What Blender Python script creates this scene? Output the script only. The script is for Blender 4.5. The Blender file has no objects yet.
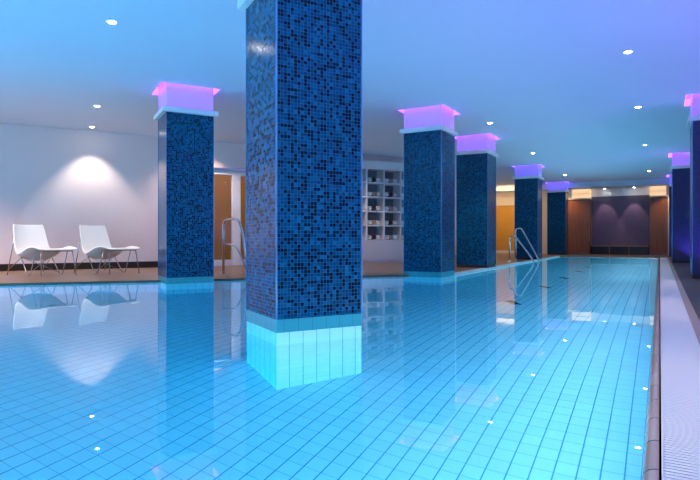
import bpy, bmesh, math, random
from math import sin, cos, pi, radians as R
from mathutils import Vector, Matrix
random.seed(7)
sc = bpy.context.scene
COL = sc.collection

# ------------------------------------------------------------------ frame of the place
# y = view direction, x = right, z = up, water surface z = 0
AX = R(29.4)                                   # long axis of the pool, to the right of the view direction
D1 = Vector((sin(AX), cos(AX), 0)); PP = Vector((cos(AX), -sin(AX), 0))
def P(a, b, z=0.0): return D1*a + PP*b + Vector((0, 0, z))
RZ = -AX                                       # local x -> PP, local y -> D1
WA = R(61.0)                                   # lounge wall direction
WD = Vector((sin(WA), cos(WA), 0)); WN = Vector((-cos(WA), sin(WA), 0))   # along wall, into wall
W0 = Vector((-6.4, 10.1, 0))
def W(t, n=0.0, z=0.0): return W0 + WD*t + WN*n + Vector((0, 0, z))
RW = R(90)-WA                                  # local x -> WD, local y -> WN
EYE = .62; FPX = 550.0
ZF, ZC, DEPTH = .03, 2.75, 1.33
Z = Vector((0, 0, 1))

# ------------------------------------------------------------------ materials
def mat(name, col=(.8,.8,.8), rough=.5, metal=0.0, spec=.5, emit=None, estr=0.0):
    m = bpy.data.materials.new(name); m.use_nodes = True
    b = m.node_tree.nodes['Principled BSDF']
    b.inputs['Base Color'].default_value = (*col, 1); b.inputs['Roughness'].default_value = rough
    b.inputs['Metallic'].default_value = metal; b.inputs['Specular IOR Level'].default_value = spec
    if emit:
        b.inputs['Emission Color'].default_value = (*emit, 1); b.inputs['Emission Strength'].default_value = estr
    return m
class NT:
    def __init__(s, m): s.m = m; s.n = m.node_tree.nodes; s.l = m.node_tree.links; s.b = s.n.get('Principled BSDF')
    def add(s, t, **kw):
        n = s.n.new(t)
        for k, v in kw.items(): setattr(n, k, v)
        return n
    def set(s, sock, v):
        if isinstance(v, bpy.types.NodeSocket): s.l.new(v, sock)
        else: sock.default_value = v
    def math(s, op, a, b=None, c=None):
        n = s.add('ShaderNodeMath', operation=op); s.set(n.inputs[0], a)
        if b is not None: s.set(n.inputs[1], b)
        if c is not None: s.set(n.inputs[2], c)
        return n.outputs[0]
    def mix(s, f, a, b):
        n = s.add('ShaderNodeMix', data_type='RGBA'); s.set(n.inputs[0], f); s.set(n.inputs[6], a); s.set(n.inputs[7], b)
        return n.outputs[2]
    def uv(s):
        n = s.add('ShaderNodeUVMap'); n.uv_map = 'UVMap'
        x = s.add('ShaderNodeSeparateXYZ'); s.l.new(n.outputs[0], x.inputs[0]); return x.outputs[0], x.outputs[1]
    def ramp(s, f, stops, interp='CONSTANT'):
        n = s.add('ShaderNodeValToRGB'); n.color_ramp.interpolation = interp
        e = n.color_ramp.elements
        while len(e) < len(stops): e.new(.5)
        for q, (p, c) in zip(e, stops): q.position = p; q.color = (*c, 1)
        s.l.new(f, n.inputs[0]); return n.outputs[0]
    def noise(s, scale, detail=3, vec=None):
        n = s.add('ShaderNodeTexNoise'); n.inputs['Scale'].default_value = scale; n.inputs['Detail'].default_value = detail
        if vec is None:
            tc = s.add('ShaderNodeTexCoord'); vec = tc.outputs['Object']
        s.l.new(vec, n.inputs['Vector']); return n.outputs[0]
    def bump(s, h, strength=.3, dist=.01):
        n = s.add('ShaderNodeBump'); n.inputs['Strength'].default_value = strength; n.inputs['Distance'].default_value = dist
        s.l.new(h, n.inputs['Height']); return n.outputs[0]
    def tiles(s, su, sv, gu, gv):
        """grout mask (1 on the joint, per axis) and a random value per tile"""
        u, v = s.uv()
        u = s.math('DIVIDE', u, su); v = s.math('DIVIDE', v, sv)
        fu = s.math('FRACT', u); fv = s.math('FRACT', v)
        mu = s.math('LESS_THAN', fu, gu/su); mv = s.math('LESS_THAN', fv, gv/sv)
        c = s.add('ShaderNodeCombineXYZ'); s.l.new(s.math('FLOOR', u), c.inputs[0]); s.l.new(s.math('FLOOR', v), c.inputs[1])
        w = s.add('ShaderNodeTexWhiteNoise'); w.noise_dimensions = '2D'; s.l.new(c.outputs[0], w.inputs['Vector'])
        return mu, mv, w.outputs['Value'], (u, v)

def mosaic_mat():
    m = mat('glass_mosaic', rough=.2, spec=.2); t = NT(m)
    mu, mv, rnd, _ = t.tiles(.0245, .0245, .0019, .0019)
    col = t.ramp(rnd, [(0, (.001,.010,.035)), (.30, (.001,.045,.12)), (.55, (.001,.060,.155)), (.80, (.002,.085,.195)), (.95, (.004,.115,.24))])
    g = t.math('MAXIMUM', mu, mv)
    t.l.new(t.mix(g, col, (.015,.15,.23,1)), t.b.inputs['Base Color'])
    t.l.new(t.math('MULTIPLY_ADD', g, .35, .17), t.b.inputs['Roughness'])
    t.l.new(t.bump(t.math('SUBTRACT', 1.0, g), .15, .001), t.b.inputs['Normal'])
    return m
def pool_tile_mat(name, su, sv, gu, gv, col, grout, cross):
    m = mat(name, rough=.35); t = NT(m)
    mu, mv, rnd, _ = t.tiles(su, sv, gu, gv)
    c = t.mix(rnd, (*[x*.94 for x in col], 1), (*col, 1))
    c = t.mix(t.math('MULTIPLY', mv, cross), c, (*grout, 1))
    c = t.mix(mu, c, (*grout, 1))
    t.l.new(c, t.b.inputs['Base Color']); return m
def wood_mat(name, c1, c2, scale=(40, 40, 1.2), rough=.35):
    m = mat(name, rough=rough); t = NT(m)
    tc = t.add('ShaderNodeTexCoord'); mp = t.add('ShaderNodeMapping'); mp.inputs['Scale'].default_value = scale
    t.l.new(tc.outputs['Object'], mp.inputs[0])
    n = t.noise(1.0, 4, mp.outputs[0])
    t.l.new(t.ramp(n, [(.3, c1), (.7, c2)], 'LINEAR'), t.b.inputs['Base Color']); return m
def plaster(name, col, rough=.75):
    m = mat(name, col, rough); t = NT(m)
    t.l.new(t.mix(t.noise(1.3, 4), (*[x*.96 for x in col], 1), (*col, 1)), t.b.inputs['Base Color'])
    t.l.new(t.bump(t.noise(180, 2), .05, .002), t.b.inputs['Normal']); return m

M = {}
M['mosaic'] = mosaic_mat()
M['indigo'] = m = mat('indigo_mosaic', rough=.3); t = NT(m); mu, mv, rnd, _ = t.tiles(.0245, .0245, .0019, .0019)
t.l.new(t.mix(t.math('MAXIMUM', mu, mv), t.mix(rnd, (.012,.014,.07,1), (.03,.03,.12,1)), (.03,.03,.10,1)), t.b.inputs['Base Color'])
M['floor_tile'] = pool_tile_mat('pool_floor_tile', .1015, .1015, .007, .004, (.72,.84,.88), (.05,.30,.42), .6)
M['pool_wall'] = pool_tile_mat('pool_wall_tile', .117, .083, .006, .004, (.72,.84,.88), (.10,.38,.55), .5)
M['base_tile'] = pool_tile_mat('column_base_tile', .1015, .083, .005, .003, (.86,.90,.92), (.12,.36,.52), .3)
m = mat('waterline_tile', (.05,.33,.36), .07, spec=.6); M['band'] = m
t = NT(m); mu, mv, rnd, _ = t.tiles(.105, .09, .003, .003)
t.l.new(t.mix(mu, (.05,.36,.38,1), (.03,.2,.26,1)), m.node_tree.nodes['Principled BSDF'].inputs['Base Color'])
M['ceiling'] = plaster('ceiling_paint', (.70,.76,.88))
M['wall'] = plaster('wall_paint', (.82,.68,.67))
M['white'] = plaster('white_lacquer', (.82,.82,.84), .4)
M['neck'] = mat('violet_glow_neck', (.40,.38,.44), .4, emit=(.36,.13,1.0), estr=.55)  # even violet glow put into the neck material; the LED strips alone fall short
M['neck_blue'] = mat('blue_violet_glow_neck', (.40,.38,.44), .4, emit=(.17,.11,1.0), estr=.55)  # same glow put into the material, bluer
M['cove'] = mat('violet_led_strip', (.1,.1,.1), emit=(.30,.06,1.0), estr=5.5)
M['cove_blue'] = mat('blue_violet_led_strip', (.1,.1,.1), emit=(.15,.05,1.0), estr=6)
M['cove_warm'] = mat('warm_led_strip', (.1,.1,.1), emit=(1.0,.62,.28), estr=30)
M['glowbox'] = mat('warm_light_box', (.8,.7,.5), emit=(1.0,.62,.30), estr=.75)
M['lens'] = mat('downlight_lens', (.9,.9,.9), emit=(1.0,.93,.82), estr=60)
M['steel'] = mat('stainless_steel', (.72,.72,.72), .18, 1.0)
M['chrome_rod'] = mat('chromed_rod', (.55,.54,.55), .25, 1.0)
M['trim'] = mat('downlight_trim', (.85,.85,.85), .35)
M['deck'] = m = mat('brown_stone_deck', rough=.35); t = NT(m)
mu, mv, rnd, _ = t.tiles(.6, .6, .005, .005)
c = t.mix(t.noise(9, 5), (.17,.10,.065,1), (.27,.17,.11,1)); c = t.mix(t.math('MAXIMUM', mu, mv), c, (.10,.06,.04,1))
t.l.new(c, t.b.inputs['Base Color'])
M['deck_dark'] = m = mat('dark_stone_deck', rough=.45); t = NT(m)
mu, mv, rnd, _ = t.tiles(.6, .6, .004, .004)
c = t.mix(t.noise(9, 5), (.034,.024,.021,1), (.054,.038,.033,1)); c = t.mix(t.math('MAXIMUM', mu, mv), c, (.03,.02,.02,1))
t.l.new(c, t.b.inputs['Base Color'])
M['border'] = m = mat('brown_border_tile', rough=.4); t = NT(m)
mu, mv, rnd, _ = t.tiles(.05, .25, .001, .004)
t.l.new(t.mix(mv, (.34,.24,.20,1), (.12,.08,.07,1)), t.b.inputs['Base Color'])
M['lip'] = m = mat('overflow_lip_tile', rough=.12); t = NT(m)
mu, mv, rnd, _ = t.tiles(5.0, .235, .001, .006)
t.l.new(t.mix(mv, t.mix(rnd, (.40,.27,.22,1), (.50,.35,.29,1)), (.06,.04,.04,1)), t.b.inputs['Base Color'])
M['coping'] = m = mat('pale_coping_tile', rough=.3); t = NT(m)
mu, mv, rnd, _ = t.tiles(.235, .235, .004, .004)
t.l.new(t.mix(t.math('MAXIMUM', mu, mv), (.74,.72,.70,1), (.35,.33,.32,1)), t.b.inputs['Base Color'])
M['grate'] = mat('white_grate_plastic', (.80,.76,.77), .4)
M['channel'] = mat('dark_channel', (.10,.085,.09), .7)
M['baseboard'] = mat('dark_brown_baseboard', (.018,.012,.010), .4)
M['walnut'] = wood_mat('dark_walnut_panel', (.24,.085,.038), (.36,.14,.065))
M['niche'] = mat('aubergine_panel', (.17,.115,.16), .55)
t = NT(M['niche']); t.l.new(t.mix(t.noise(6, 5), (.115,.09,.16,1), (.155,.12,.20,1)), t.b.inputs['Base Color'])
M['bench_dark'] = mat('dark_bench_front', (.016,.022,.03), .3)
M['bench_top'] = wood_mat('bench_top_wood', (.22,.15,.11), (.32,.22,.16), (2, 40, 40))
M['amber'] = m = mat('ochre_wall', rough=.6); t = NT(m)
t.l.new(t.mix(t.noise(2.5, 3), (.62,.30,.035,1), (.72,.38,.06,1)), t.b.inputs['Base Color'])
M['cream'] = plaster('cream_wall_paint', (.80,.70,.56))
M['shell'] = mat('white_moulded_shell', (.86,.83,.79), .4)
M['weave'] = m = mat('cream_woven_sling', rough=.8); t = NT(m)
mu, mv, rnd, _ = t.tiles(.012, .012, .003, .003)
t.l.new(t.mix(t.math('MAXIMUM', mu, mv), (.80,.72,.62,1), (.60,.52,.44,1)), t.b.inputs['Base Color'])
M['towel_white'] = plaster('white_terry', (.80,.78,.76), .95)
M['towel_dark'] = plaster('charcoal_terry', (.05,.045,.05), .95)
M['towel_tan'] = plaster('tan_terry', (.42,.33,.26), .95)
M['shelf_in'] = plaster('shelf_white_lacquer', (.70,.71,.76), .45)
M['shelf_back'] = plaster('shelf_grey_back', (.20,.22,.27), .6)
M['dark_slot'] = mat('dark_inlet_grille', (.008,.02,.045), .5)
M['uplens'] = mat('violet_uplight_lens', (.1,.1,.1), emit=(.45,.18,1.0), estr=30)
def glass_pane():
    m = bpy.data.materials.new('door_glass'); m.use_nodes = True; n = m.node_tree.nodes; l = m.node_tree.links; n.clear()
    o = n.new('ShaderNodeOutputMaterial'); x = n.new('ShaderNodeMixShader'); a = n.new('ShaderNodeBsdfTransparent'); g = n.new('ShaderNodeBsdfGlossy'); f = n.new('ShaderNodeFresnel')
    a.inputs[0].default_value = (.93,.95,.94,1); g.inputs['Roughness'].default_value = .02; f.inputs[0].default_value = 1.45
    l.new(f.outputs[0], x.inputs[0]); l.new(a.outputs[0], x.inputs[1]); l.new(g.outputs[0], x.inputs[2]); l.new(x.outputs[0], o.inputs[0]); return m
M['glass'] = glass_pane()
def water_mat():
    m = bpy.data.materials.new('pool_water'); m.use_nodes = True; t = NT(m); t.n.clear()
    o = t.add('ShaderNodeOutputMaterial'); g = t.add('ShaderNodeBsdfGlass'); g.inputs['IOR'].default_value = 1.333; g.inputs['Roughness'].default_value = 0.0
    g.inputs['Color'].default_value = (.97,1,1,1)
    v = t.add('ShaderNodeVolumeAbsorption'); v.inputs['Color'].default_value = (0,.86,.97,1); v.inputs['Density'].default_value = .46
    h = t.noise(2.2, 2)
    t.l.new(t.bump(h, .03, .02), g.inputs['Normal'])
    t.l.new(g.outputs[0], o.inputs['Surface']); t.l.new(v.outputs[0], o.inputs['Volume']); return m
M['water'] = water_mat()

# ------------------------------------------------------------------ mesh helpers
def bm_new():
    b = bmesh.new(); b.loops.layers.uv.new('UVMap'); return b
def uv_auto(bm, faces=None):
    L = bm.loops.layers.uv.verify()
    for f in (faces or bm.faces):
        f.normal_update(); n = f.normal; k = max(range(3), key=lambda i: abs(n[i]))
        for lp in f.loops:
            c = lp.vert.co
            u, v = ((c.y+3.1, c.z), (c.x, c.z), (c.x, c.y))[k]
            lp[L].uv = (u + (11.3 if n[k] < 0 else 0), v)
def box(bm, x0, x1, y0, y1, z0, z1, bev=0.0):
    vs = [bm.verts.new((x, y, z)) for x in (x0, x1) for y in (y0, y1) for z in (z0, z1)]
    q = [(0,1,3,2),(4,6,7,5),(0,4,5,1),(2,3,7,6),(0,2,6,4),(1,5,7,3)]
    fs = [bm.faces.new([vs[i] for i in f]) for f in q]
    uv_auto(bm, fs)
    if bev:
        es = list({e for f in fs for e in f.edges})
        bmesh.ops.bevel(bm, geom=es, offset=bev, segments=2, affect='EDGES', profile=.5)
    return fs
def prism(bm, pts, z0, z1, top=True, bottom=True, side=True):
    lo = [bm.verts.new((p[0], p[1], z0)) for p in pts]; hi = [bm.verts.new((p[0], p[1], z1)) for p in pts]
    fs = []
    if top: fs.append(bm.faces.new(hi))
    if bottom: fs.append(bm.faces.new(lo[::-1]))
    if side:
        n = len(pts)
        for i in range(n): fs.append(bm.faces.new((lo[i], lo[(i+1) % n], hi[(i+1) % n], hi[i])))
    return fs
def tube(bm, pts, r, seg=10, caps=True):
    pts = [Vector(p) for p in pts]; rings = []
    t0 = (pts[1]-pts[0]).normalized(); ref = t0.orthogonal().normalized()
    for i, p in enumerate(pts):
        t = (pts[min(i+1, len(pts)-1)] - pts[max(i-1, 0)]).normalized()
        ref = (ref - t*ref.dot(t)).normalized(); s = t.cross(ref)
        rings.append([bm.verts.new(p + (ref*cos(2*pi*k/seg) + s*sin(2*pi*k/seg))*r) for k in range(seg)])
    for a, b in zip(rings, rings[1:]):
        for k in range(seg):
            f = bm.faces.new((a[k], a[(k+1) % seg], b[(k+1) % seg], b[k])); f.smooth = True
    if caps: bm.faces.new(rings[0][::-1]); bm.faces.new(rings[-1])
def smooth_path(pts, rad=.06, n=6):
    """polyline with rounded corners"""
    pts = [Vector(p) for p in pts]; out = [pts[0]]
    for a, b, c in zip(pts, pts[1:], pts[2:]):
        r = min(rad, (a-b).length*.45, (c-b).length*.45)
        p, q = b + (a-b).normalized()*r, b + (c-b).normalized()*r
        for k in range(n+1):
            t = k/n; out.append(p*(1-t)**2 + b*2*t*(1-t) + q*t*t)
    out.append(pts[-1]); return out
def lathe(bm, prof, seg=24):
    rings = [[bm.verts.new((r*cos(2*pi*k/seg), r*sin(2*pi*k/seg), z)) for k in range(seg)] for r, z in prof]
    for a, b in zip(rings, rings[1:]):
        for k in range(seg):
            f = bm.faces.new((a[k], a[(k+1) % seg], b[(k+1) % seg], b[k])); f.smooth = True
    bm.faces.new(rings[0][::-1]); bm.faces.new(rings[-1])
def obj(name, bm, material, parent=None, loc=None, rz=None, normals=True):
    if normals: bmesh.ops.recalc_face_normals(bm, faces=bm.faces)
    me = bpy.data.meshes.new(name); bm.to_mesh(me); bm.free(); me.materials.append(material)
    o = bpy.data.objects.new(name, me); COL.objects.link(o)
    if parent: o.parent = parent
    if loc is not None: o.location = loc
    if rz is not None: o.rotation_euler = (0, 0, rz)
    return o
def tag(o, label, cat, group=None, kind=None):
    if label: o['label'] = label
    if cat: o['category'] = cat
    if group: o['group'] = group
    if kind: o['kind'] = kind
    return o
def thing(name, label, cat, loc, rz=0.0, group=None):
    o = bpy.data.objects.new(name, None); COL.objects.link(o); o.location = loc; o.rotation_euler = (0, 0, rz); o.empty_display_size = .1
    return tag(o, label, cat, group)
def struct(name, bm, material, loc=None, rz=None, parent=None, normals=True):
    o = obj(name, bm, material, parent, loc, rz, normals)
    if not parent: o['kind'] = 'structure'
    return o
def copy_tree(o, parent=None):
    c = o.copy(); COL.objects.link(c)
    if parent: c.parent = parent
    for ch in list(o.children): copy_tree(ch, c)
    return c
def light(name, kind, loc, energy, color, **kw):
    d = bpy.data.lights.new(name, kind); d.energy = energy; d.color = color
    rot = kw.pop('rot', None); aim = kw.pop('aim', None)
    for k, v in kw.items(): setattr(d, k, v)
    o = bpy.data.objects.new(name, d); COL.objects.link(o); o.location = loc
    if aim is not None: o.rotation_euler = Vector(aim).to_track_quat('-Z', 'Y').to_euler()
    if rot: o.rotation_euler = rot
    return o

# ------------------------------------------------------------------ pool
E0 = Vector((-4.64, 7.3, 0)); ED = Vector((.9526, .3043, 0))
BR, BL, AE = -.03, -3.05, 20.4
V0, V1, V2 = P(-2, BR), P(AE, BR), P(AE, BL)
t3 = 6.727; V3 = E0 + ED*t3; V4 = E0 + ED*-5.0
V5 = Vector((V4.x, V0.y, 0))
POOL = [V0, V1, V2, V3, V4, V5]
def offset_poly(pts, d):
    n = len(pts); out = []
    for i in range(n):
        a, b, c = pts[i-1], pts[i], pts[(i+1) % n]
        e1 = (b-a).normalized(); e2 = (c-b).normalized()
        n1 = Vector((e1.y, -e1.x, 0)); n2 = Vector((e2.y, -e2.x, 0))
        m_ = (n1+n2).normalized(); out.append(b + m_*(d/max(.3, m_.dot(n1))))
    return out
b = bm_new(); f = b.faces.new([b.verts.new((p.x, p.y, -DEPTH)) for p in POOL])
L = b.loops.layers.uv.verify()
for lp in f.loops:
    c = lp.vert.co; lp[L].uv = (c.dot(PP)+.0475, c.dot(D1)+.03)
struct('floor_pool', b, M['floor_tile'])
names = ['wall_pool_right', 'wall_pool_end', 'wall_pool_left', 'wall_pool_lounge', 'wall_pool_west', 'wall_pool_near']
for i, nm in enumerate(names):
    p, q = POOL[i], POOL[(i+1) % 6]; top = -.02 if i == 0 else -.03
    b = bm_new(); L = b.loops.layers.uv.verify()
    vs = [b.verts.new(v) for v in ((p.x, p.y, -DEPTH), (q.x, q.y, -DEPTH), (q.x, q.y, top), (p.x, p.y, top))]
    f = b.faces.new(vs); d = (q-p).length
    for lp, uvc in zip(f.loops, ((0, -DEPTH), (d, -DEPTH), (d, top), (0, top))): lp[L].uv = uvc
    struct(nm, b, M['pool_wall'], normals=False)
b = bm_new(); WP = offset_poly(POOL, .02 if False else -.02)
area = sum(POOL[i].x*POOL[(i+1) % 6].y - POOL[(i+1) % 6].x*POOL[i].y for i in range(6))
WP = offset_poly(POOL, .02 if area > 0 else -.02)
prism(b, WP, -DEPTH-.05, 0.0)
tag(obj('pool_water', b, M['water']), 'clear turquoise water filling the whole tiled swimming pool', 'water', kind='stuff')

# pool floor inlets (dark dashes seen on the pool floor)
def through_water(px, py, depth=DEPTH):
    dx, dz = (px-350)/FPX, (py-240)/FPX
    h = math.hypot(dx, 1.0); tan_i = h/dz; r1 = EYE*tan_i
    s = sin(math.atan(tan_i))/1.333; r2 = depth*s/math.sqrt(1-s*s)
    k = (r1+r2)/h; return Vector((dx*k, k, -depth))
inl = None
for i, (px, py, w_) in enumerate([(513, 303.6, 'nearest of the row'), (545, 288, 'second from the camera'), (564, 279, 'middle one of the row'), (579, 272.5, 'fourth from the camera'), (588, 268, 'farthest of the row')]):
    v = through_water(px, py)
    lab = f'dark flat inlet grille on the pool floor, {w_} of small dark dashes' if 'row' not in w_ else f'dark flat inlet grille on the pool floor, {w_} of dashes'
    if inl is None:
        inl = thing('floor_inlet', lab, 'pool inlet', v, RZ-R(60), 'dark inlets in a row on the pool floor')
        b = bm_new(); box(b, -.17, .17, -.05, .05, 0, .012, .004); obj('cover_plate', b, M['dark_slot'], inl)
        b = bm_new()
        for k in range(7): box(b, -.15+.043*k, -.13+.043*k, -.035, .035, .012, .018)
        obj('grille', b, M['steel'] if False else M['dark_slot'], inl)
    else:
        c = copy_tree(inl); c.location = v; c['label'] = lab

# deck edge standing a hand's breadth above the water
for i, k_ in ((1, 'deck'), (2, 'coping'), (3, 'deck'), (4, 'deck'), (5, 'deck')):
    p, q = POOL[i], POOL[(i+1) % 6]; d = (q-p).normalized(); n = Vector((d.y, -d.x, 0))
    b = bm_new(); prism(b, [p, q, q+n*.018, p+n*.018], -.03, ZF-.002); uv_auto(b); struct('trim_%d' % (3+i), b, M[k_])
# overflow lip, grate and border along the right edge
b = bm_new(); L = b.loops.layers.uv.verify()
prof = [(-.032, -.30), (-.045, -.05), (-.044, -.012), (-.038, .008), (-.028, .020), (-.014, .026), (-.002, .026), (-.002, -.10)]
for i in range(len(prof)-1):
    (b0, z0), (b1, z1) = prof[i], prof[i+1]
    f = b.faces.new([b.verts.new(P(a_, bb, zz)) for a_, bb, zz in ((-2, b0, z0), (AE, b0, z0), (AE, b1, z1), (-2, b1, z1))])
    for lp, uvc in zip(f.loops, ((.2+i*.02, -2+20), (.2+i*.02, AE+20), (.22+i*.02, AE+20), (.22+i*.02, 18))): lp[L].uv = uvc
    f.smooth = 1 < i < 6
bmesh.ops.remove_doubles(b, verts=b.verts, dist=1e-5)
struct('trim_1', b, M['lip'])
GW = .19
root = thing('overflow_grate', 'white slatted overflow grate strip running along the right pool edge', 'grate', P(0, .004, 0), RZ)
b = bm_new(); n = int((AE+2)/.021)
for k in range(n):
    y0 = -2 + k*.021
    vs = [b.verts.new(v) for v in ((.004, y0, .024), (GW-.004, y0, .024), (GW-.004, y0+.0135, .024), (.004, y0+.0135, .024), (.004, y0+.002, .008), (GW-.004, y0+.002, .008), (GW-.004, y0+.0115, .008), (.004, y0+.0115, .008))]
    for q in ((0,1,2,3), (0,4,5,1), (3,2,6,7)): b.faces.new([vs[i] for i in q])
obj('slats', b, M['grate'], root, normals=False)
b = bm_new(); box(b, .0, .006, -2, AE, .0, .024); box(b, GW-.006, GW, -2, AE, .0, .024); box(b, GW/2-.004, GW/2+.004, -2, AE, .002, .018)
obj('rail', b, M['grate'], root)
b = bm_new(); box(b, 0, GW, -2, AE, -.10, -.09); obj('channel', b, M['channel'], root)
b = bm_new(); box(b, .0, .055, -2, AE+.3, -.1, .03); struct('trim_2', b, M['border'], P(0, .004+GW), RZ)
for ob in (bpy.data.objects['trim_2'],): pass

# decks -------------------------------------------------------------
def deck(name, pts, m, z=ZF):
    b = bm_new(); L = b.loops.layers.uv.verify()
    f = b.faces.new([b.verts.new((p.x, p.y, z)) for p in pts]); f.normal_update()
    if f.normal.z < 0: f.normal_flip()
    for lp in f.loops: lp[L].uv = (lp.vert.co.dot(PP), lp.vert.co.dot(D1))
    bmesh.ops.triangulate(b, faces=b.faces)
    return struct(name, b, m, normals=False)
AB, BB = 23.0, 1.9                         # back wall, right wall
CW = .12                                  # pale coping width
Vw = W(-8, .05)
LE = V4.copy()
deck('floor_left', [V4, V3, P(9.02, BL-CW), P(AE+.02, BL-CW), P(AB+.6, BL-CW), P(AB+.6, -7.0), P(13.0, -7.0), W(9.2, .3), Vw], M['deck'])
deck('floor_coping', [P(9.01, BL), P(AE, BL), P(AE, BL-CW), P(9.01, BL-CW)], M['coping'], ZF)
deck('floor_end', [P(AE, BL-CW), P(AE, .004+GW+.055), P(AB+.6, .004+GW+.055), P(AB+.6, BL-CW)], M['deck'])
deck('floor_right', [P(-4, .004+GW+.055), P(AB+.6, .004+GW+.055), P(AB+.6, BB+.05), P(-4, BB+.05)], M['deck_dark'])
deck('floor_near', [V5, V0, P(-2, .26), P(-4, .26), Vector((-13.5, -3.59, 0)), Vector((-13.5, V5.y, 0))], M['deck'])
deck('floor_west', [V4, V5, Vector((-13.5, V5.y, 0)), Vector((-13.5, V4.y, 0)), Vw], M['deck'])

# ------------------------------------------------------------------ walls
def wall(name, p, q, z0, z1, m, th=.12, side=1, parent=None):
    """vertical slab from p to q, thickness away from the room"""
    d = (q-p).normalized(); n = Vector((-d.y, d.x, 0))*side
    b = bm_new(); prism(b, [p, q, q+n*th, p+n*th], z0, z1); uv_auto(b)
    return struct(name, b, m, parent=parent)
# lounge wall with the glass door
TD0, TD1, HD = 3.2, 5.95, 2.13
b = bm_new()
for (t0, t1, z0, z1) in ((-8.2, TD0, 0, ZC), (TD1, 9.25, 0, ZC), (TD0, TD1, HD, ZC)): box(b, t0, t1, 0, .14, z0, z1)
struct('wall_left', b, M['wall'], W0, RW)
b = bm_new(); box(b, -8.2, TD0-.02, -.018, 0, ZF, .16); struct('baseboard_left', b, M['baseboard'], W0, RW)
# jog after the shelf and the wall beyond the row of columns
pj = W(9.2); 
wall('wall_jog', pj, P(13.3, -6.6), 0, ZC, M['cream'], .12, 1)
wall('wall_far_left', P(13.3, -6.6), P(AB+.1, -6.6), 0, ZC, M['cream'], .12, 1)
# back wall: cream wall with ochre door, niche, pillars
b = bm_new()
for (x0, x1, y0, y1, z0, z1) in ((-6.7, -6.35, 0, .2, 0, ZC), (-5.15, -3.2, 0, .2, 0, ZC), (-6.35, -5.15, 0, .2, 2.0, ZC), (-3.2, 2.0, .46, .6, 0, ZC), (-3.2, -3.0, 0, .46, 0, ZC), (.20, 2.0, 0, .46, 0, ZC)):
    box(b, x0, x1, y0, y1, z0, z1)
struct('wall_back', b, M['cream'], P(AB, 0), RZ)
wall('wall_right', P(-4, BB), P(AB+.3, BB), 0, ZC, M['wall'], .12, -1)
wall('wall_near', Vector((-13.5, -3.6, 0)), Vector((-1.77, -3.6, 0)), 0, ZC, M['wall'], .12, -1)
wall('wall_near_right', Vector((-1.77, -3.6, 0)), P(-4, BB+.1), 0, ZC, M['wall'], .12, -1)
wall('wall_west', Vector((-13.5, -3.6, 0)), W(-8.05), 0, ZC, M['wall'], .12, 1)

# ------------------------------------------------------------------ ceiling with a recess round every column
CS = .65
def row_center(a, b_right=BL-.005): return P(a+CS/2, b_right-CS/2)
ROW = [8.4, 11.12, 16.4, 21.75]
cen = {}
columns = []          # (key, centre, rz, sx, sy, base, cove material)
for i, a_ in enumerate(ROW): columns.append((f'row{i}', row_center(a_), RZ, CS, CS, 'pool' if i == 0 else 'deck', M['cove'] if i < 2 else M['cove_blue']))
def lounge_center(corner, sx, sy):      # front-left corner of a column turned with the lounge wall
    return corner + WD*sx/2 + WN*sy/2
columns.append(('near', lounge_center(Vector((-.486, 3.64, 0)), .65, .62), RW, .65, .62, 'pool', M['cove']))
columns.append(('lounge', lounge_center(Vector((-2.52, 7.55, 0)), .65, .62), RW, .65, .62, 'pool', M['cove']))
columns.append(('right_near', P(9.6+.33, .42+.33), RZ, .66, .66, 'deck', M['cove']))
columns.append(('right_far', P(15.9+.33, .27+.33), RZ, .66, .66, 'deck', M['cove']))
columns.append(('right_last', P(21.2+.33, .27+.33), RZ, .66, .66, 'deck', M['cove_blue']))
RM = .085; RD = .12
bc = bm_new(); prism(bc, [P(-11, -16), P(-11, 2.3), P(22.25, 2.3), P(22.25, -16)], ZC, ZC+.25); bmesh.ops.recalc_face_normals(bc, faces=bc.faces)
me = bpy.data.meshes.new('ceiling'); bc.to_mesh(me); bc.free(); ceil = bpy.data.objects.new('ceiling', me); COL.objects.link(ceil)
bc = bm_new()
for key, c, rz, sx, sy, base, cm in columns:
    mrot = Matrix.Rotation(rz, 3, 'Z'); hx, hy = sx/2+RM, sy/2+RM
    pts = [c + mrot @ Vector((x, y, 0)) for x, y in ((-hx,-hy), (hx,-hy), (hx,hy), (-hx,hy))]
    prism(bc, pts, ZC-.1, ZC+RD)
bmesh.ops.recalc_face_normals(bc, faces=bc.faces)
me2 = bpy.data.meshes.new('cut'); bc.to_mesh(me2); bc.free(); cut = bpy.data.objects.new('cut', me2); COL.objects.link(cut)
md = ceil.modifiers.new('cut', 'BOOLEAN'); md.object = cut; md.operation = 'DIFFERENCE'; md.solver = 'EXACT'
dg = bpy.context.evaluated_depsgraph_get(); new = bpy.data.meshes.new_from_object(ceil.evaluated_get(dg))
ceil.modifiers.clear(); ceil.data = new; new.name = 'ceiling'; new.materials.clear(); new.materials.append(M['ceiling'])
bpy.data.objects.remove(cut); ceil['kind'] = 'structure'
b = bm_new(); box(b, -8, 2.3, 22.25, 23.7, 2.55, 2.76); struct('ceiling_end', b, M['ceiling'], (0,0,0), RZ)

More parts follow.
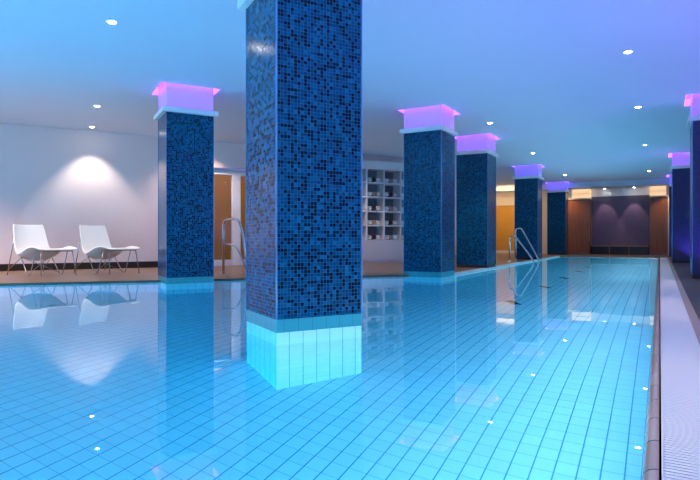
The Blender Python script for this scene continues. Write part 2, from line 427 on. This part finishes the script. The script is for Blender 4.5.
# ------------------------------------------------------------------ columns
def make_column(label, c, rz, sx, sy, base, cm, group=None):
    root = thing('mosaic_column', label, 'column', (c.x, c.y, -DEPTH if base == 'pool' else ZF), rz, group)
    oz = -root.location.z
    hx, hy = sx/2, sy/2
    def ring(x, y, zz, z1, bev=0.0):
        b = bm_new(); box(b, -x, x, -y, y, zz+oz, z1+oz, bev); return b
    if base == 'pool':
        obj('submerged_base', ring(hx-.001, hy-.001, -DEPTH, -.015), M['base_tile'], root)
        obj('waterline_band', ring(hx+.002, hy+.002, -.015, .085), M['band'], root)
        z0 = .085
    else:
        z0 = ZF+.06
        obj('plinth', ring(hx-.004, hy-.004, ZF, z0), M['baseboard'] if base == 'deck' else M['band'], root)
    shf = obj('shaft', ring(hx, hy, z0, 2.37), M['indigo'] if c.dot(PP) > 0 else M['mosaic'], root)
    # thin metal edge profiles on the four corners
    b = bm_new()
    for x in (-hx, hx):
        for y in (-hy, hy): box(b, x-.005, x+.005, y-.005, y+.005, z0+oz, 2.37+oz)
    obj('corner_trim', b, M['edge'], shf)
    obj('capital_slab', ring(hx+.055, hy+.055, 2.37, 2.435, .004), M['white'], root)
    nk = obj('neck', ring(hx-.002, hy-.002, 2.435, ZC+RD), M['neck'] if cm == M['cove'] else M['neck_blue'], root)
    b = bm_new(); q = RM-.012                                       # led strip on the inner walls of the ceiling recess
    for x0, x1, y0, y1 in ((-hx-RM, -hx-q, -hy-RM, hy+RM), (hx+q, hx+RM, -hy-RM, hy+RM), (-hx-q, hx+q, -hy-RM, -hy-q), (-hx-q, hx+q, hy+q, hy+RM)):
        box(b, x0+.001, x1-.001, y0+.001, y1-.001, ZC+.012+oz, ZC+RD-.01+oz)
    obj('light_strip', b, cm, nk)
    return root
M['edge'] = mat('blue_edge_profile', (.16,.36,.62), .25, .6)
LAB = {
 'near': 'huge blue mosaic column rising from the water in the foreground, cut off by the top of the picture',
 'lounge': 'blue mosaic column standing in the water right beside the two lounge chairs',
 'row0': 'blue mosaic column in the water directly right of the white shelves',
 'row1': 'blue mosaic column on the left pool edge, second of the receding row, half behind the shelf-side column',
 'row2': 'dark blue mosaic column on the pool edge with the steel handrail in front',
 'row3': 'small farthest blue mosaic column of the left row, next to the wood-clad pillar',
 'right_near': 'violet-lit column cut by the right picture border, nearest on the right deck',
 'right_far': 'violet-lit deep blue column on right deck beyond the end of the white grate',
 'right_last': 'barely visible column edge on the right deck, tucked behind the violet-lit one',
}
for key, c, rz, sx, sy, base, cm in columns: make_column(LAB[key], c, rz, sx, sy, base, cm, None)

# ------------------------------------------------------------------ downlights
def make_downlight(label, p, z=ZC, energy=85, size=92, group='round downlights in the ceiling', blend=.35, col=(1.0,.90,.78), rad=.03):
    root = thing('ceiling_downlight', label, 'downlight', (p.x, p.y, z), 0, group)
    b = bm_new(); lathe(b, [(.036, -.001), (.050, -.006), (.056, -.003), (.057, .0)]); obj('trim_ring', b, M['trim'], root)
    b = bm_new(); lathe(b, [(.001, -.0075), (.030, -.0075), (.036, -.004), (.036, -.001)]); obj('lens', b, M['lens'], root)
    light('downlight_lamp', 'SPOT', (p.x, p.y, z-.02), energy, col, spot_size=R(size), spot_blend=blend, shadow_soft_size=rad)
    return root
def cpix(px, py, z=ZC):
    k = (z-EYE)*FPX/(240-py); return Vector(((px-350)/FPX*k, k, 0))
make_downlight('large bright downlight at upper left of the blue ceiling', cpix(112, 23))
make_downlight('downlight above the lounge chairs, a step away from the wall', cpix(97, 107))
LW = W(1.48, -.42)
make_downlight('downlight closest to the lounge wall, making the bright cone on it', LW, energy=110, size=88, blend=.55)
for (px, py), lab in {
    (628, 53): 'nearest downlight of the right-hand line on the ceiling', (638, 108): 'second downlight of the right-hand line on the ceiling',
    (645, 146): 'third downlight of the right-hand line on the ceiling', (649, 172): 'farthest downlight of the right-hand line on the ceiling',
    (490, 124): 'downlight above the pool just right of the shelf-side column top', (533, 154): 'downlight above the handrail column, mid ceiling',
    (565, 176): 'farthest downlight of the middle line, above the last blue column'}.items():
    make_downlight(lab, cpix(px, py))
for bb, lab in ((-1.84, 'left one of the two downlights above the dark niche'), (-.84, 'right one of the two downlights above the dark niche')):
    make_downlight(lab, P(23.12, bb), 2.55, 45, 60, 'round downlights in the ceiling', .3, (1.0,.62,.62))

# ------------------------------------------------------------------ back wall: niche, bench, wood pillars
b = bm_new(); box(b, -2.33, -.34, .42, .46, .36, 2.27); 
struct('wall_niche', b, M['niche'], P(AB, 0), RZ)
b = bm_new(); box(b, -2.33, -.34, .40, .46, 2.27, 2.55); struct('trim_9', b, M['white'], P(AB, 0), RZ)
bench = thing('niche_bench', 'low dark bench with three open bays filling the end niche', 'bench', P(AB, -1.335, ZF), RZ)
b = bm_new(); box(b, -.995, .995, .0, .42, .30, .345, .004); obj('seat_top', b, M['bench_top'], bench)
for x0, x1 in ((-.99, -.345), (-.325, .315), (.335, .99)):
    b = bm_new(); box(b, x0, x1, .03, .06, .03, .285, .003); obj('front_panel', b, M['bench_dark'], bench)
for x in (-.335, .325):
    b = bm_new(); box(b, x-.012, x+.012, .012, .40, .0, .30); obj('divider', b, M['bench_top'], bench)
b = bm_new(); box(b, -.99, .99, .06, .41, .0, .30); obj('body', b, M['bench_dark'], bench)
for (x0, x1, lab) in ((-3.18, -2.35, 'wood-clad pillar with glowing top left of the end niche'), (-.32, .25, 'wood-clad pillar with glowing top right of the end niche')):
    w = x1-x0; root = thing('wood_pillar', lab, 'pillar', P(AB, (x0+x1)/2, ZF), RZ, 'wood-clad pillars at the pool end')
    b = bm_new(); box(b, -w/2, w/2, -.02, .44, .08, 2.12); obj('cladding', b, M['walnut'], root)
    b = bm_new(); box(b, -w/2+.01, w/2-.01, -.005, .44, 0, .08); obj('plinth', b, M['bench_top'], root)
    b = bm_new(); box(b, -w/2-.02, w/2+.02, -.06, .44, 2.12, 2.17); obj('cornice', b, M['cream'], root)
    b = bm_new(); box(b, -w/2+.0, w/2-.0, .02, .44, 2.17, 2.52); nk = obj('light_box', b, M['glowbox'], root)
    b = bm_new(); box(b, -w/2-.005, w/2+.005, .0, .44, 2.335, 2.355); obj('joint', b, M['cream'], nk)

# ochre glass door on the back wall, behind the row of columns
root = thing('ochre_partition', 'glowing ochre partition behind the handrail, left of its column', 'partition', P(AB, -5.75, ZF), RZ)
b = bm_new(); box(b, -.60, .60, .06, .12, .12, 1.97); obj('panel', b, M['amber'], root)
b = bm_new(); box(b, -.60, .60, .05, .2, 0, .12); obj('plinth', b, M['white'], root)
light('far_warm_lamp', 'AREA', P(AB-1.3, -5.4, 2.70), 45, (1.0,.66,.30), size=1.2, aim=(0.2,.5,-1))

# glass door in the lounge wall with the warm passage behind
root = bpy.data.objects.new('door_1', None); COL.objects.link(root); root.location = W(0); root.rotation_euler = (0, 0, RW); root['kind'] = 'structure'
def dpart(name, m, *bx, bev=.004):
    b = bm_new()
    for q in bx: box(b, *q, bev)
    return obj(name, b, m, root)
dpart('frame', M['white'], (TD0, TD0+.08, .0, .14, ZF, HD), (TD1-.08, TD1, .0, .14, ZF, HD), (TD0, TD1, -.01, .14, HD-.09, HD))
dpart('post', M['white'], (4.33, 4.52, -.01, .12, ZF, HD-.09))
dpart('track', M['steel'], (TD0, TD1, -.06, -.011, HD, HD+.05))
dpart('threshold', M['white'], (TD0+.08, 4.33, .02, .12, ZF, .16), (4.52, TD1-.08, .02, .12, ZF, .16))
dpart('glass_pane', M['glass'], (TD0+.08, 4.33, .065, .075, .16, HD-.09), bev=0)
dpart('glass_pane', M['glass'], (4.52, TD1-.08, .065, .075, .16, HD-.09), bev=0)
b = bm_new()
box(b, 2.2, 7.0, 2.2, 2.3, 0, 2.5); box(b, 2.1, 2.2, .14, 2.3, 0, 2.5); box(b, 7.0, 7.1, .14, 2.3, 0, 2.5)
struct('wall_passage', b, M['amber'], W0, RW)
b = bm_new(); box(b, 2.1, 7.1, .14, 2.3, 2.5, 2.6); struct('ceiling_passage', b, M['ceiling'], W0, RW)
b = bm_new(); box(b, 2.1, 7.1, .0, 2.3, -.05, ZF); struct('floor_passage', b, M['deck'], W0, RW)
light('passage_lamp', 'SPOT', W(3.95, 1.9, 2.4), 32, (1.0,.78,.42), spot_size=R(75), spot_blend=.4, shadow_soft_size=.05)
light('passage_lamp', 'AREA', W(4.8, 1.1, 2.48), 11, (1.0,.74,.40), size=1.4)

# ------------------------------------------------------------------ white shelf wall
T0, NC, CWID = 6.79, 6, .5
shelf = thing('shelf_unit', 'tall white open shelf wall with square cells above a closed base', 'shelf', W(T0 + NC*CWID/2 - .445, 0, ZF), RW)
NC = 5; w = NC*CWID
ZR = [.57 + .352*k for k in range(6)]
b = bm_new(); box(b, -w/2, w/2, -.36, -.005, .05, .57, .004); obj('base_cabinet', b, M['shelf_in'], shelf)
b = bm_new(); box(b, -w/2+.01, w/2-.01, -.35, -.005, 0, .05); obj('plinth', b, M['shelf_in'], shelf)
b = bm_new(); box(b, -w/2, w/2, -.36, -.005, ZR[5]+.02, ZR[5]+.20, .004); obj('fascia', b, M['shelf_in'], shelf)
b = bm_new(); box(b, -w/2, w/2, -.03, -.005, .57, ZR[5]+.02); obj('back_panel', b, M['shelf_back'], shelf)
for k in range(NC+1):
    x = -w/2 + k*CWID; b = bm_new(); box(b, max(-w/2, x-.02), min(w/2, x+.02), -.36, -.03, .57, ZR[5]+.02, .002); obj('upright', b, M['shelf_in'], shelf)
for k in range(1, 6):
    b = bm_new(); box(b, -w/2+.021, w/2-.021, -.355, -.03, ZR[k]-.018, ZR[k]+.018, .002); obj('shelf_board', b, M['shelf_in'], shelf)
SB = [.572] + [z_+.0195 for z_ in ZR[1:5]]
def towel_bm(r=.06, ln=.20):
    b = bm_new(); seg = 28; ts = [];
    prof = []
    for k in range(seg*2+1):
        th = 2*pi*k/seg; rr = r*(1-.42*k/(seg*2)); prof.append((rr*cos(th), rr*sin(th)))
    th_ = .011
    rows = []
    for y in (0, .012, ln-.012, ln):
        e = .75 if y in (0, ln) else 1.0
        rows.append(([b.verts.new((x, y, z_)) for x, z_ in prof], [b.verts.new((x*(1-th_/math.hypot(x, z_)*e), y, z_*(1-th_/math.hypot(x, z_)*e))) for x, z_ in prof]))
    for (o0, i0), (o1, i1) in zip(rows, rows[1:]):
        for k in range(len(prof)-1):
            for s in ((o0, o1), (i0, i1)):
                f = b.faces.new((s[0][k], s[0][k+1], s[1][k+1], s[1][k])); f.smooth = True
    for o_, i_ in (rows[0], rows[-1]):
        for k in range(len(prof)-1): b.faces.new((o_[k], o_[k+1], i_[k+1], i_[k]))
    lathe_r = r*.5
    core = [b.verts.new((lathe_r*cos(2*pi*k/12), .004, lathe_r*sin(2*pi*k/12))) for k in range(12)]; b.faces.new(core)
    return b
rown = ['bottom', 'second lowest', 'middle', 'second highest', 'top']
coln = ['column nearest the foreground pillar', 'left full column of cells', 'right full column of cells', 'column half behind the blue pillar']
protos = {}
for ci in range(4):
    x0 = -w/2 + (ci+1)*CWID if False else -w/2 + ci*CWID + CWID*0 + 0
    for ri in range(5):
        for k, (mk, dx) in enumerate((('towel_white', .12), ('towel_dark' if (ci+ri) % 2 else 'towel_tan', .245), ('towel_white', .37))):
            colr = {'towel_white': 'white', 'towel_dark': 'charcoal', 'towel_tan': 'tan'}[mk]
            pos = ('left-hand ', 'middle ', 'right-hand ')[k]
            loc = W(T0+NC*CWID/2 + (0 if True else 0) - w/2 + CWID*(ci+1) + dx - .0, 0, 0)
            xx = -w/2 + CWID*(ci+1) + dx
            if ci == 3: xx = -w/2 + CWID*(ci+1) + dx
            base = shelf.location.copy()
            v = base + WD*xx + WN*-.30; v.z = ZF + SB[ri] + .061
            lab = f'{pos}{colr} rolled towel on the {rown[ri]} shelf, {coln[ci]}'
            if mk not in protos:
                protos[mk] = o = obj('rolled_towel', towel_bm(), M[mk]); 
            else:
                o = protos[mk].copy(); COL.objects.link(o)
            o.location = v; o.rotation_euler = (0, random.uniform(-3, 3), RW)
            tag(o, lab, 'towel', 'rolled towels on the white shelves')

# ------------------------------------------------------------------ lounge chairs
def chair_surface(profile, width, off, nu=12, ratio=1.0, inset=0.0):
    """sling surface over a side profile; returns bmesh of a thin solid"""
    b = bm_new(); L = b.loops.layers.uv.verify()
    prof = [Vector((p[0], 0, p[1])) for p in profile]
    # catmull-rom resample
    pts = []
    for i in range(len(prof)-1):
        p0, p1, p2, p3 = prof[max(i-1, 0)], prof[i], prof[i+1], prof[min(i+2, len(prof)-1)]
        for k in range(6):
            t = k/6; pts.append(.5*((2*p1) + (p2-p0)*t + (2*p0-5*p1+4*p2-p3)*t*t + (3*p1-p0-3*p2+p3)*t**3))
    pts.append(prof[-1]); n = len(pts)
    lo, hi = int(n*inset), n-1-int(n*inset); pts = pts[lo:hi+1]; n = len(pts)
    grid = []
    for i, p in enumerate(pts):
        s = i/(n-1); tg = (pts[min(i+1, n-1)]-pts[max(i-1, 0)]).normalized(); nr = Vector((-tg.z, 0, tg.x))
        if nr.z < 0 and abs(nr.z) > abs(nr.x): nr = -nr
        nr = Vector((-tg.z, 0, tg.x)) if tg.x > 0 or True else nr
        wv = width*(.80+.20*min(1, s*1.9))*.5
        endr = min(1, min(s, 1-s)/.06); wv *= .93+.07*math.sqrt(endr)
        row = []
        for j in range(nu+1):
            u = j/nu*2-1; ud = u*ratio
            dish = -(.028 + .085*math.exp(-((s-.55)/.17)**2))*(1-ud*ud)*min(1, (1-s)/.25)
            edge = .012*max(0, abs(ud)-.86)/.14
            row.append((p + nr*(dish+edge+off) + Vector((0, u*wv, 0))))
        grid.append(row)
    V_ = [[b.verts.new(q) for q in r] for r in grid]
    d = 0
    for i in range(n-1):
        for j in range(nu):
            f = b.faces.new((V_[i][j], V_[i][j+1], V_[i+1][j+1], V_[i+1][j])); f.smooth = True
            for lp, (a_, c_) in zip(f.loops, ((i, j), (i, j+1), (i+1, j+1), (i+1, j))): lp[L].uv = (c_/nu*width, a_*.022)
    return b
PROF = [(-.45,.83),(-.395,.66),(-.345,.50),(-.29,.395),(-.20,.335),(-.08,.355),(.06,.415),(.20,.44),(.33,.43),(.44,.405)]
def solid(o, th):
    md = o.modifiers.new('thickness', 'SOLIDIFY'); md.thickness = th; md.offset = -1
    bv = o.modifiers.new('round', 'BEVEL'); bv.width = th*.35; bv.segments = 2; bv.limit_method = 'ANGLE'; bv.angle_limit = R(50)
def make_chair(label):
    root = thing('lounge_chair', label, 'lounge chair', (0,0,0), 0, 'white lounge chairs by the wall')
    sh = obj('shell', chair_surface(PROF, .64, 0), M['shell'], root); solid(sh, .022)
    pd = obj('woven_sling', chair_surface(PROF, .50, .008, ratio=.78, inset=.05), M['weave'], sh); solid(pd, .006)
    hw = .26
    for s in (-1, 1):
        legs = []
        for pts in ([(-.405, s*hw*.9, .64), (-.50, s*.30, .0)], [(.37, s*hw, .405), (.43, s*.29, .0)]):
            b = bm_new(); tube(b, pts, .008); legs.append(obj('leg', b, M['chrome_rod'], root))
        b = bm_new(); tube(b, smooth_path([(-.19, s*hw*.95, .30), (.02, s*.27, .012), (.09, s*.27, .012), (.25, s*hw, .415)], .05), .0075); obj('strut', b, M['chrome_rod'], root)
        b = bm_new(); tube(b, [(-.17, s*hw*.95, .30), (-.47, s*.295, .10)], .006); obj('brace', b, M['chrome_rod'], root)
        for lg, fx in zip(legs, ((-.50, s*.30), (.43, s*.29))):
            b = bm_new(); lathe(b, [(.014, 0), (.014, .008), (.009, .014)], 12)
            for v in b.verts: v.co += Vector((fx[0], fx[1], 0))
            obj('foot', b, M['chrome_rod'], lg)
    b = bm_new(); tube(b, [(-.20, -hw*.95, .30), (.03, hw, .03)], .005); tube(b, [(-.20, hw*.95, .30), (.03, -hw, .03)], .005)
    tube(b, [(.37, -hw, .395), (.37, hw, .395)], .006)
    obj('cross_brace', b, M['chrome_rod'], root)
    return root
c1 = make_chair('white lounge chair at the far left of the picture, left of its twin')
c2 = copy_tree(c1); c2['label'] = 'white lounge chair between its twin and the blue mosaic column'
CH = R(-30)
c1.location = (-4.99, 8.95, ZF); c1.rotation_euler.z = CH
c2.location = (-4.14, 9.42, ZF); c2.rotation_euler.z = CH

# ------------------------------------------------------------------ pool handrails
def rail_path(h, run, drop):          # local x towards the pool
    return smooth_path([(0, 0, 0), (0, 0, h), (.12, 0, h+.02), (.16, 0, h), (run, 0, .05), (run+.06, 0, -.5-drop)], .09, 8)
def make_rail(label, loc, rz, pts, mid=None):
    root = thing('pool_handrail', label, 'handrail', loc, rz, None)
    b = bm_new(); tube(b, pts, .021, 12); tb = obj('tube', b, M['steel'], root)
    b = bm_new(); lathe(b, [(.05, 0), (.05, .008), (.026, .016)], 20); obj('flange', b, M['steel'], tb)
    return root
h1 = make_rail('shorter steel handrail in front of the distant dark blue column', P(14.55, -3.42, ZF), RZ, rail_path(.64, .60, 0))
h2 = make_rail('taller steel handrail just behind the shorter one by the distant column', P(15.25, -3.42, ZF), RZ, rail_path(.86, .60, 0))
a1 = R(-40); q = Vector((-2.1, 9.12, ZF))
ladder = thing('pool_ladder', 'steel pool ladder rail between the lounge column and the foreground column', 'pool ladder', q, a1)
b = bm_new(); tube(b, smooth_path([(0,0,0), (0,0,.90), (.38,0,.93), (.50,0,.70), (.62,0,.1), (.62,0,-.9)], .12, 8), .021, 12); obj('handrail', b, M['steel'], ladder)
b = bm_new(); tube(b, smooth_path([(0,.5,0), (0,.5,.90), (.38,.5,.93), (.50,.5,.70), (.62,.5,.1), (.62,.5,-.9)], .12, 8), .021, 12); obj('handrail', b, M['steel'], ladder)
b = bm_new(); tube(b, smooth_path([(0,0,.50), (.30,0,.50), (.44,0,.34), (.60,0,.10)], .1, 6), .014, 10); obj('lower_rail', b, M['steel'], ladder)
for z_ in (-.25, -.55, -.85):
    b = bm_new(); box(b, .58, .66, .0, .5, z_-.012, z_+.012, .005); obj('step', b, M['steel'], ladder)
b = bm_new(); lathe(b, [(.05, 0), (.05, .008), (.026, .016)], 20); obj('flange', b, M['steel'], ladder)
b = bm_new(); lathe(b, [(.05, 0), (.05, .008), (.026, .016)], 20)
for v in b.verts: v.co.y += .5
obj('flange', b, M['steel'], ladder)

# ------------------------------------------------------------------ uplights on the right deck
for (a_, bb, lab) in ((15.55, .80, 'violet floor uplight at the foot of the far right-hand column'), (9.2, .84, 'violet floor uplight at the foot of the column cut by the right border')):
    root = thing('floor_uplight', lab, 'uplight', P(a_, bb, ZF), RZ, 'violet uplights on the right deck')
    b = bm_new(); lathe(b, [(.055, 0), (.055, .018), (.045, .024)], 20); obj('housing', b, M['steel'], root)
    b = bm_new(); lathe(b, [(.044, .020), (.044, .026), (.03, .030), (.002, .031)], 20); obj('lens', b, M['uplens'], root)
    p = P(a_, bb, ZF+.05); light('uplight_lamp', 'SPOT', p, 45, (.30,.14,1.0), spot_size=R(110), spot_blend=.6, shadow_soft_size=.03, aim=D1*.45+Z)

for a_ in (6.6, 4.0, 1.2):      # the same uplights further along the deck, beside the picture
    q_ = P(a_, 1.5, ZF+.05); light('uplight_lamp_off', 'SPOT', q_, 125, (.34,.16,1.0), spot_size=R(140), spot_blend=.8, shadow_soft_size=.04, aim=Z-PP*.25)
for a_ in (4.0, 1.0, -1.6):      # downlights of the right-hand line that hang nearer than the picture shows
    q_ = P(a_, -.1, ZC-.03); light('downlight_lamp_off', 'SPOT', q_, 120, (1.0,.84,.72), spot_size=R(92), spot_blend=.35, shadow_soft_size=.03)
for b_, x_ in ((-3.55, .5), (.75, -.4)):  # hidden spots added to warm the wood pillars, no fixtures
    q_ = P(22.45, b_, 2.52); light('pillar_fill', 'SPOT', q_, 60, (1.0,.66,.40), spot_size=R(80), spot_blend=.6, shadow_soft_size=.05, aim=D1*.5+PP*x_-Z*1.1)
# unseen warm fill added for lounge wall, door and shelf, partly hidden behind columns
for t_, n_, e_ in ((-1.3, -.35, 120), (-1.0, -2.0, 330), (3.6, -.5, 150), (6.6, -1.2, 120), (-4.0, -1.2, 120)):
    p_ = W(t_, n_, ZC-.03); light('deck_fill', 'SPOT', p_, e_, (1.0,.72,.60), spot_size=R(84 if n_ > -.45 else 125), spot_blend=.7, shadow_soft_size=.06)
# ------------------------------------------------------------------ underwater lamps (in the pool walls)
UW = (.95,.82,1.0)
light('underwater_lamp', 'AREA', P(9.6, BR-.03, -.55), 265, UW, shape='RECTANGLE', size=.35, size_y=22.0, rot=None, aim=-PP+Z*-.12)
o = bpy.data.objects['underwater_lamp']
o.rotation_euler = Matrix(((0,0,0),)*3).to_euler() if False else o.rotation_euler
def orient(o, look, along):          # -Z = look, Y = along
    z = -look.normalized(); y = (along - z*along.dot(z)).normalized(); x = y.cross(z)
    o.rotation_euler = Matrix((x, y, z)).transposed().to_euler()
orient(o, -PP - Z*.15, D1)
o = light('underwater_lamp_near', 'AREA', (( V0.x+V5.x)/2, V0.y+.04, -.55), 520, UW, shape='RECTANGLE', size=.35, size_y=8.0)
orient(o, Vector((0, 1, -.15)), Vector((1, 0, 0)))
o = light('underwater_lamp_west', 'AREA', (V4.x+.04, 2.0, -.55), 640, UW, shape='RECTANGLE', size=.35, size_y=7.0)
orient(o, Vector((1, 0, -.15)), Vector((0, 1, 0)))

o = light('underwater_fill_far', 'AREA', P(15.5, BR-.03, -.55), 110, UW, shape='RECTANGLE', size=.3, size_y=9.0); orient(o, -PP - Z*.15, D1)  # extra strip added to brighten the far end of the pool
p_ = P(1.6, -.07, -.6); light('base_fill_spot', 'SPOT', p_, 130, (1.0,.20,.22), spot_size=R(44), spot_blend=.7, shadow_soft_size=.04, aim=Vector((-.2, 3.83, -.55))-p_)  # reddish spot added to whiten the submerged base of the near column
# ------------------------------------------------------------------ world, camera, view
wd = bpy.data.worlds.new('World'); sc.world = wd; wd.use_nodes = True
wd.node_tree.nodes['Background'].inputs[0].default_value = (.2,.3,.6,1); wd.node_tree.nodes['Background'].inputs[1].default_value = 0.0
cam = bpy.data.cameras.new('Camera'); co = bpy.data.objects.new('Camera', cam); COL.objects.link(co)
co.location = (0, 0, EYE); co.rotation_euler = (R(90), 0, 0); cam.sensor_width = 36; cam.lens = 36*FPX/700; cam.clip_start = .05; cam.shift_y = -.0014
sc.camera = co
vs = sc.view_settings; vs.view_transform = 'Standard'; vs.look = 'None'; vs.gamma = 1; vs.exposure = 0.18; vs.use_curve_mapping = False
cy = sc.cycles; cy.use_denoising = True; cy.max_bounces = 14; cy.diffuse_bounces = 6; cy.glossy_bounces = 6; cy.transmission_bounces = 8; cy.caustics_refractive = True; cy.caustics_reflective = False
cy.sample_clamp_indirect = 6.0; cy.blur_glossy = .5
